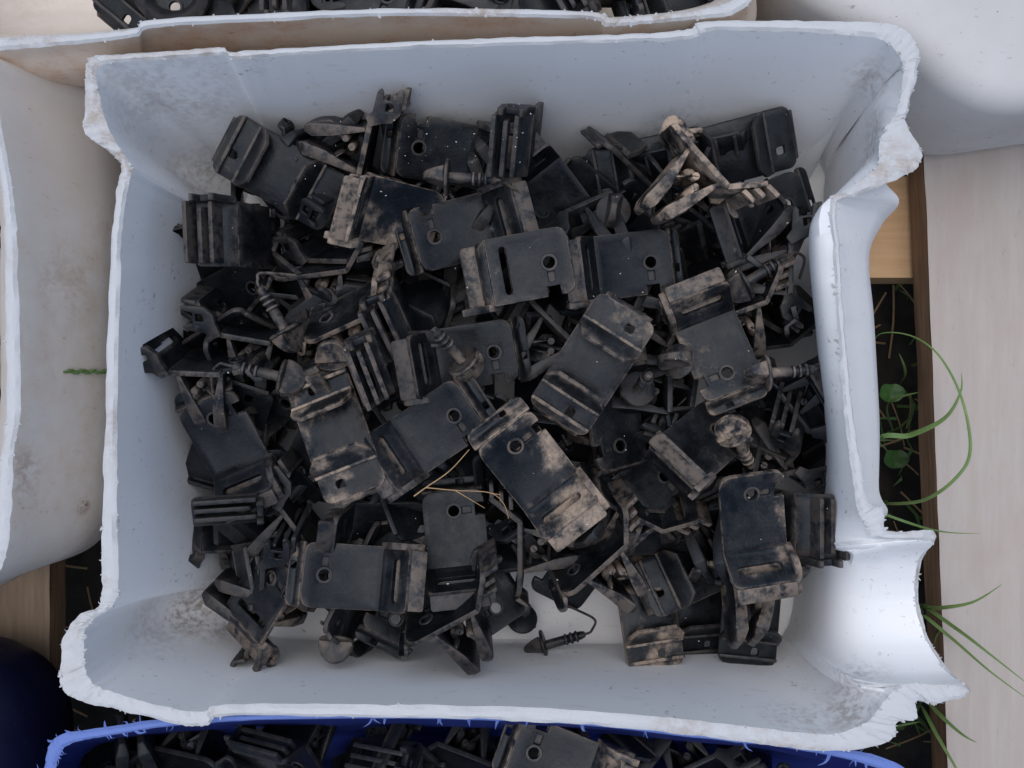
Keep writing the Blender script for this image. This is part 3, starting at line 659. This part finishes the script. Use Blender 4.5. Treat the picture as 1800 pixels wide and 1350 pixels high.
# the lower layers, seen only through gaps between the clips above
fill_poly = [(390, 340), (600, 270), (900, 255), (1200, 290), (1390, 380), (1400, 700), (1370, 900), (1320, 985), (1100, 950), (900, 1000), (650, 1050), (450, 1030), (370, 850), (370, 560)]
rd = random.Random(12)
def scatter(n, gap, lo, hi, label, group):
    spots = []; tries = 0
    while len(spots) < n and tries < 9000:
        tries += 1; q = (rd.uniform(370, 1400), rd.uniform(255, 1070))
        if inside(q, fill_poly) and all((q[0] - a_) ** 2 + (q[1] - b_) ** 2 > gap ** 2 for a_, b_ in spots): spots.append(q)
    for x, y in spots:
        e = max(0, min(1, min(x - 370, 1400 - x, y - 255, 1070 - y) / 230))
        ps = rd.choice(('T', 'U', 'E+', 'E-', 'E+', 'E-')); kd = rd.choice(('wall', 'short', 'short', 'drop', 'flap', 'flap'))
        z = max({'T': .048, 'U': .036}.get(ps, .038), lo + (hi - lo) * e + .012 * (1 - e)) + .012 * rd.random()
        instance('plastic_clip', MESH[kd], pose(x, y, z, ps, rd.uniform(0, 360), rd.choice((-1, 1)) * rd.uniform(15, 45), rd.uniform(-32, 32)), rd.uniform(.02, .16), label, 'clip', group)
scatter(48, 88, .040, .040, 'dark clip buried under the top layer of the pile', 'clips buried in the pile')
scatter(34, 112, .044, .058, 'black clip showing only through gaps just under the top clips', 'clips filling the gaps of the pile')

# ------------------------------------------------------------------ plugs: position of the disc, direction of the pin, roll of the grip
def plug(px, py, z, d, roll, mud, label, teth=None, group='black plugs among the clips'):
    X = Vector(d).normalized(); ref = Vector((0, 0, 1)) if abs(X.z) < .95 else Vector((0, 1, 0))
    Y = ref.cross(X).normalized(); Z = X.cross(Y); m = Matrix((X, Y, Z)).transposed() @ Matrix.Rotation(R(roll), 3, 'X')
    mw = Matrix.Translation(P(px, py, z)) @ m.to_4x4()
    r = instance('plastic_plug', MESH['plug'], mw, mud, label, 'plug', group)
    if teth:
        inv = mw.inverted(); pts = [Vector((.0255, 0, 0)), Vector((.0285, 0, 0))] + [inv @ P(*t) for t in teth]
        bm = bmesh.new(); tube(bm, catmull(pts, 6), .00085, 7); o = link('tether', finish(bm, 'tether'), M_PL, r); o['mud'] = float(mud)
    return r
plug(790, 312, .112, (1, -.06, .02), 90, .35, 'black plug with its pin pointing right at the top centre', [(893, 325, .106), (925, 350, .10), (935, 385, .09)])
plug(1078, 372, .086, (.1, .1, -1), 100, .15, 'round knob of a plug facing up below the far wall', None)
plug(500, 578, .104, (-.45, .8, .12), 60, .35, 'plug with pin pointing up left over the left clips', [(453, 492, .107), (460, 480, .106), (520, 484, .098)])
plug(492, 662, .108, (-1, .22, .1), 20, .25, 'plug with its pin pointing left over the far left clip', [(385, 640, .108), (372, 660, .105), (376, 700, .10)])
plug(588, 636, .098, (.05, -.75, -.6), 0, .45, 'half round plug knob above the mud spotted clip', None)
plug(812, 632, .113, (-.55, .6, .55), 0, .5, 'small dusty plug lying disc edge up in the middle', None)
plug(1122, 682, .098, (.1, .3, 1), 0, .35, 'plug standing pin up beside the dusty face down clip', None)
plug(1192, 636, .100, (.55, -.2, -.8), 65, .25, 'round black knob left of the dirt smeared clip', None)
plug(1352, 656, .108, (1, .08, .05), 70, .55, 'dusty plug with ribbed pin pointing at the right tray wall', None)
plug(1312, 496, .092, (.85, .5, .1), 30, .2, 'plug with looped tether near the upper right tray wall', [(1398, 444, .092), (1414, 455, .088), (1405, 490, .08)])
plug(592, 1122, .076, (.05, .9, -.5), 0, .3, 'half round plug knob at the bottom left below the grey clip', None)
plug(960, 1134, .034, (1, .3, .05), 60, .12, 'plug with bent tether on the bare tray floor at the bottom', [(1040, 1108, .036), (1046, 1090, .036), (1020, 1075, .04), (985, 1060, .045)])
plug(1292, 766, .104, (.5, -.75, -.5), 20, .9, 'muddy plug knob on the tilted clip at the right', None)
plug(918, 1086, .02, (.1, .5, .8), 0, .05, 'dark plug head in shadow above the plug on the floor', None)

# ------------------------------------------------------------------ parts in the neighbouring trays
G2 = 'clips in the tray behind'; G3 = 'clips in the blue tray'; G4 = 'clips in the left tray'
for kd, x, y, z, ps, th in [('wall', 330, 6, .085, 'T', 20), ('wall', 470, -8, .09, 'E+', 10), ('drop', 545, 2, .085, 'W', 0), ('wall', 660, -14, .09, 'T', 160), ('wall', 780, -8, .085, 'E-', 60), ('wall', 900, -18, .09, 'T', 30),
                            ('drop', 1010, -10, .085, 'W', 30), ('wall', 1110, -14, .09, 'E+', 100), ('flap', 1190, -20, .085, 'U', 20), ('flap', 260, -40, .07, 'U', 50), ('wall', 720, -40, .05, 'U', 10), ('wall', 420, -30, .05, 'U', 60), ('wall', 1000, -40, .05, 'T', 60), ('wall', 850, -30, .05, 'U', 100), ('wall', 580, -30, .05, 'T', 100)]:
    instance('plastic_clip', MESH[kd], pose(x, y, z, ps, th, 8, 0), .15, 'black clip in the stained tray along the top edge', 'clip', G2)
for kd, x, y, z, ps, th in [('wall', 215, 1345, .085, 'E+', 10), ('wall', 350, 1350, .09, 'T', 170), ('wall', 520, 1330, .098, 'T', 84), ('wall', 640, 1345, .09, 'E-', 20), ('drop', 720, 1330, .095, 'W', 90), ('wall', 830, 1350, .09, 'T', 150), ('wall', 960, 1330, .105, 'T', -20),
                            ('flap', 1080, 1345, .095, 'U', 60), ('wall', 1200, 1370, .09, 'E+', 40), ('wall', 1330, 1385, .09, 'T', 200), ('wall', 440, 1370, .06, 'U', 60), ('wall', 600, 1380, .06, 'T', 30), ('wall', 760, 1380, .06, 'U', 30), ('wall', 900, 1390, .06, 'T', 90), ('wall', 1120, 1400, .06, 'U', 0), ('wall', 270, 1390, .06, 'U', 0)]:
    lab = 'mud streaked clip in the blue tray under the white rim' if x == 960 else 'black clip in the blue tray along the bottom edge'
    instance('plastic_clip', MESH[kd], pose(x, y, z - (.005 if x == 960 else .032), ps, th, -6 if x == 960 else (38 if int(x) % 3 else -34), 0 if x == 960 else (26 if int(x) % 2 else -24)), .6 if x == 960 else .04, lab, 'clip', None if x == 960 else G3)
for kd, x, y, z, ps, th in [('wall', -30, 400, .085, 'T', 80), ('wall', -25, 520, .09, 'E+', 80), ('flap', -28, 640, .09, 'U', 85), ('wall', -30, 760, .085, 'T', 100), ('drop', -35, 870, .08, 'W', 90), ('wall', -40, 300, .08, 'T', 30)]:
    instance('plastic_clip', MESH[kd], pose(x, y, z, ps, th), .2, 'black clip at the left edge inside the cream tray', 'clip', G4)
def hose_ring():
    bm = bmesh.new(); c = P(300, -28, .095)
    pts = [Vector((.019 * math.cos(2 * math.pi * k / 40), .019 * math.sin(2 * math.pi * k / 40), .002 * math.sin(4 * math.pi * k / 40))) for k in range(40)]; n = 10; rings = []
    for p in pts:
        d = Vector((p.x, p.y, 0)).normalized(); rings.append([bm.verts.new(p + (d * math.cos(2 * math.pi * k / n) + Vector((0, 0, 1)) * math.sin(2 * math.pi * k / n)) * .0045 * (1.1 if k % 2 else 1)) for k in range(n)])
    for i in range(40):
        a, b = rings[i], rings[(i + 1) % 40]
        for k in range(n): bm.faces.new((a[k], b[k], b[(k + 1) % n], a[(k + 1) % n]))
    o = link('rubber_ring', finish(bm, 'rubber_ring'), M_PL); o['mud'] = .1; o.location = c; o.rotation_euler = (R(20), 0, 0); tag(o, 'black rubber ring in the stained tray near the top left', 'ring')
hose_ring()

# ------------------------------------------------------------------ grass, straw, crumbs
def blade_mesh(pts, wd, name='blade'):
    """a folded, tapering blade along world points"""
    pts = catmull(pts, 7); bm = bmesh.new(); rows = []; n = len(pts)
    for i, p in enumerate(pts):
        d = (pts[min(i + 1, n - 1)] - pts[max(i - 1, 0)]).normalized(); s = d.cross(Vector((0, .15, 1))); s.normalize(); u = s.cross(d)
        t = i / (n - 1); h = wd * .5 * min(1, .55 + t * 2) * (1 - max(0, t - .45) / .55) ** .8 + 1e-5
        rows.append([bm.verts.new(p - s * h + u * h * .35), bm.verts.new(p), bm.verts.new(p + s * h + u * h * .35), bm.verts.new(p - u * h * .25 - Vector((0, 0, 1e-5)))])
    for a, b in zip(rows, rows[1:]):
        for x, y in ((0, 1), (1, 2), (2, 3), (3, 0)): bm.faces.new((a[x], a[y], b[y], b[x]))
    return finish(bm, name)
def tuft(label, blades, mat=M_GRASS, name='grass_tuft', cat='grass'):
    base = P(*blades[0][0][0]); r = empty(name, base); tag(r, label, cat, 'grass growing through the pallet gap')
    for pts, wd in blades:
        o = link('blade', blade_mesh([P(*p) - base for p in pts], wd), mat, r)
tuft('tall bent grass stem arching over the right board', [
 ([(1560, 880, -.12), (1545, 885, -.02), (1620, 880, .03), (1680, 840, .05), (1705, 790, .05), (1690, 700, .045), (1650, 625, .03), (1600, 590, .01), (1545, 588, -.01), (1530, 625, -.03)], .0022),
 ([(1545, 900, -.12), (1540, 780, -.01), (1600, 765, .01), (1660, 735, .03), (1688, 690, .035), (1690, 655, .03)], .0034),
 ([(1540, 880, -.12), (1530, 892, -.02), (1600, 920, .0), (1660, 935, .015), (1725, 938, .02)], .0018),
 ([(1570, 760, -.12), (1560, 710, -.05), (1620, 688, -.02)], .003), ([(1560, 700, -.12), (1590, 660, -.06), (1580, 620, -.05)], .003)])
tuft('grass blades fanning out beside the tray neck', [
 ([(1600, 1100, -.12), (1615, 1065, -.02), (1680, 1105, .02), (1740, 1150, .04), (1810, 1205, .05)], .0028),
 ([(1605, 1090, -.12), (1612, 1075, -.02), (1670, 1120, .01), (1740, 1180, .03), (1815, 1235, .04)], .0024),
 ([(1600, 1080, -.12), (1612, 1065, -.03), (1650, 1068, .01), (1710, 1058, .03), (1763, 1026, .04)], .0032),
 ([(1605, 1120, -.12), (1640, 1150, -.03), (1645, 1120, -.01), (1655, 1105, 0)], .0028),
 ([(1612, 1010, -.12), (1612, 1000, -.04), (1620, 960, -.02)], .004), ([(1625, 1060, -.12), (1640, 1070, -.05), (1652, 1042, -.03)], .003)])
tuft('grass blades below the tray neck at the lower right', [
 ([(1600, 1230, -.12), (1612, 1215, -.04), (1650, 1255, .0), (1690, 1290, .015), (1718, 1306, .02)], .0032),
 ([(1605, 1240, -.12), (1612, 1230, -.04), (1645, 1290, .0), (1680, 1350, .02), (1700, 1390, .02)], .003),
 ([(1590, 1280, -.12), (1570, 1278, -.05), (1620, 1268, -.03)], .003), ([(1500, 1330, -.12), (1520, 1325, -.05), (1545, 1360, -.04)], .003)])
def clover():
    base = P(1570, 700, -.1); r = empty('clover_plant', base); tag(r, 'round green clover leaf in the dark gap beside the tray', 'clover')
    for cx, cy, z, rr in [(1564, 690, -.06, .0095), (1572, 806, -.09, .010)]:
        c = P(cx, cy, z) - base; bm = bmesh.new(); ce = bm.verts.new(c); ring = []
        for k in range(22):
            a = 2 * math.pi * k / 22; q = rr * (1 - .22 * math.exp(-((a - math.pi / 2) / .25) ** 2)); ring.append(bm.verts.new(c + Vector((q * math.cos(a), q * .78 * math.sin(a), .0045 * abs(math.cos(a)) + .0008 * math.sin(5 * a)))))
        low = bm.verts.new(c - Vector((0, 0, .0008)))
        for k in range(22): bm.faces.new((ce, ring[k], ring[(k + 1) % 22])); bm.faces.new((low, ring[(k + 1) % 22], ring[k]))
        link('leaf', finish(bm, 'leaf'), M_CLOVER, r)
        bm = bmesh.new(); tube(bm, catmull([c - Vector((0, 0, .0005)), c + Vector((.002, -.004, -.015)), Vector((c.x * .3, c.y * .3, -.025))], 5), .0006, 5); link('stalk', finish(bm, 'stalk'), M_CLOVER, r)
clover()
def undergrass():
    bm = bmesh.new(); rg = random.Random(5)
    for _ in range(60):
        x, y = (rg.uniform(1480, 1640), rg.uniform(500, 1400)); p = P(x, y, -.13); h = rg.uniform(.015, .05); a = rg.uniform(0, 6.28); d = Vector((math.cos(a), math.sin(a), 0)); s = Vector((-d.y, d.x, 0)) * rg.uniform(.0008, .0018)
        q = [p, p + d * h * .25 + Vector((0, 0, h * .6)), p + d * h * .8 + Vector((0, 0, h * .8))]
        v = [bm.verts.new(q[0] - s), bm.verts.new(q[0] + s), bm.verts.new(q[1] + s), bm.verts.new(q[1] - s), bm.verts.new(q[2])]
        bm.faces.new((v[0], v[1], v[2], v[3])); bm.faces.new((v[3], v[2], v[4]))
    tag(link('grass', finish(bm, 'grass'), M_GRASS), 'short grass in the dark gaps below the pallet', 'grass', None, 'stuff')
undergrass()
def dead_stems():
    bm = bmesh.new(); rg = random.Random(15)
    for _ in range(22):
        x, y = (rg.uniform(1480, 1640), rg.uniform(500, 1400)); p = P(x, y, -.125); a = rg.uniform(0, 6.28); L_ = rg.uniform(.02, .06); d = Vector((math.cos(a), math.sin(a), rg.uniform(-.05, .5))) * L_
        tube(bm, catmull([p, p + d * .5 + Vector((0, 0, .004)), p + d], 3), rg.uniform(.0004, .0009), 4)
    tag(link('dry_grass', finish(bm, 'dry_grass'), M_STRAW), 'dead grass stems littering the soil under the pallet', 'grass', None, 'stuff')
dead_stems()
def dead_stems():
    bm = bmesh.new(); rg = random.Random(15)
    for _ in range(22):
        x, y = rg.choice(((rg.uniform(1480, 1640), rg.uniform(500, 1400)), (rg.uniform(60, 260), rg.uniform(940, 1320)))); p = P(x, y, -.125); a = rg.uniform(0, 6.28); L_ = rg.uniform(.02, .06); d = Vector((math.cos(a), math.sin(a), rg.uniform(-.05, .5))) * L_
        tube(bm, catmull([p, p + d * .5 + Vector((0, 0, .004)), p + d], 3), rg.uniform(.0004, .0009), 4)
    tag(link('dry_grass', finish(bm, 'dry_grass'), M_STRAW), 'dead grass stems littering the soil under the pallet', 'grass', None, 'stuff')
dead_stems()
def straw():
    base = P(735, 868, .118); r = empty('dry_grass_stem', base); tag(r, 'thin dry branching grass stem lying across the clips at centre', 'straw')
    for pts, wd in [([(728, 872, .116), (750, 856, .119), (790, 828, .124), (825, 790, .128)], .00042), ([(748, 857, .119), (800, 862, .120), (860, 866, .124), (885, 885, .128), (894, 912, .13)], .0003), ([(800, 862, .120), (830, 880, .118), (852, 893, .114)], .0003), ([(855, 865, .123), (880, 870, .126)], .0003)]:
        bm = bmesh.new(); tube(bm, catmull([P(*p) - base for p in pts], 6), lambda t, wd=wd: wd * (1 - .5 * t), 6); link('stem', finish(bm, 'stem'), M_STRAW, r)
straw()
def seedhead():
    zz = lambda x: .1055 - (x - 112) * .00044
    base = P(112, 654, zz(112)); r = empty('grass_seed_head', base); tag(r, 'green grass seed head resting on the cream tray at left', 'grass')
    bm = bmesh.new(); tube(bm, [P(x, y, zz(x)) - base for x, y in ((112, 654), (150, 652), (190, 656))], .0007, 6); link('stem', finish(bm, 'stem'), M_GRASS, r)
    for k in range(7):
        x = 116 + k * 10; s = 1 if k % 2 else -1; p = P(x, 654, zz(x) + .0005) - base; e = P(x + 15, 653 + s * 4, zz(x + 15) + .001) - base
        bm = bmesh.new(); tube(bm, [p, p.lerp(e, .4), e], lambda t: .0012 * math.sin(math.pi * min(.97, max(.12, t))), 6); link('spikelet', finish(bm, 'spikelet'), M_GRASS, r)
seedhead()

def crumbs():
    """white shavings from cutting the jugs, lying wherever they fell"""
    bpy.context.view_layer.update(); dg = bpy.context.evaluated_depsgraph_get(); rg = random.Random(9); bm = bmesh.new(); o = cam.location
    zones = [(700, 1050, 165, 290, 70), (380, 1440, 200, 1150, 45), (200, 1500, 90, 1240, 60), (1600, 1800, 260, 1340, 14), (1510, 1560, 340, 500, 10)]
    for x0, x1, y0, y1, n in zones:
        for _ in range(n):
            t = P(rg.uniform(x0, x1), rg.uniform(y0, y1), 0); ok, loc, nr, *_r = S.ray_cast(dg, o, (t - o).normalized())
            if not ok or nr.z < .25: continue
            r = rg.choice((.00015, .0002, .00026, .00035)); m = Matrix.Translation(loc + nr * r * .5) @ Matrix.Rotation(rg.uniform(0, 6.3), 4, 'Z') @ Matrix.Diagonal((r * rg.uniform(.6, 2.4), r, r * .6, 1))
            bmesh.ops.create_icosphere(bm, subdivisions=1, radius=1, matrix=m)
    tag(link('plastic_crumbs', finish(bm, 'plastic_crumbs'), M_CRUMB), 'tiny white plastic shavings scattered over clips and tray', 'shavings', None, 'stuff')
crumbs()
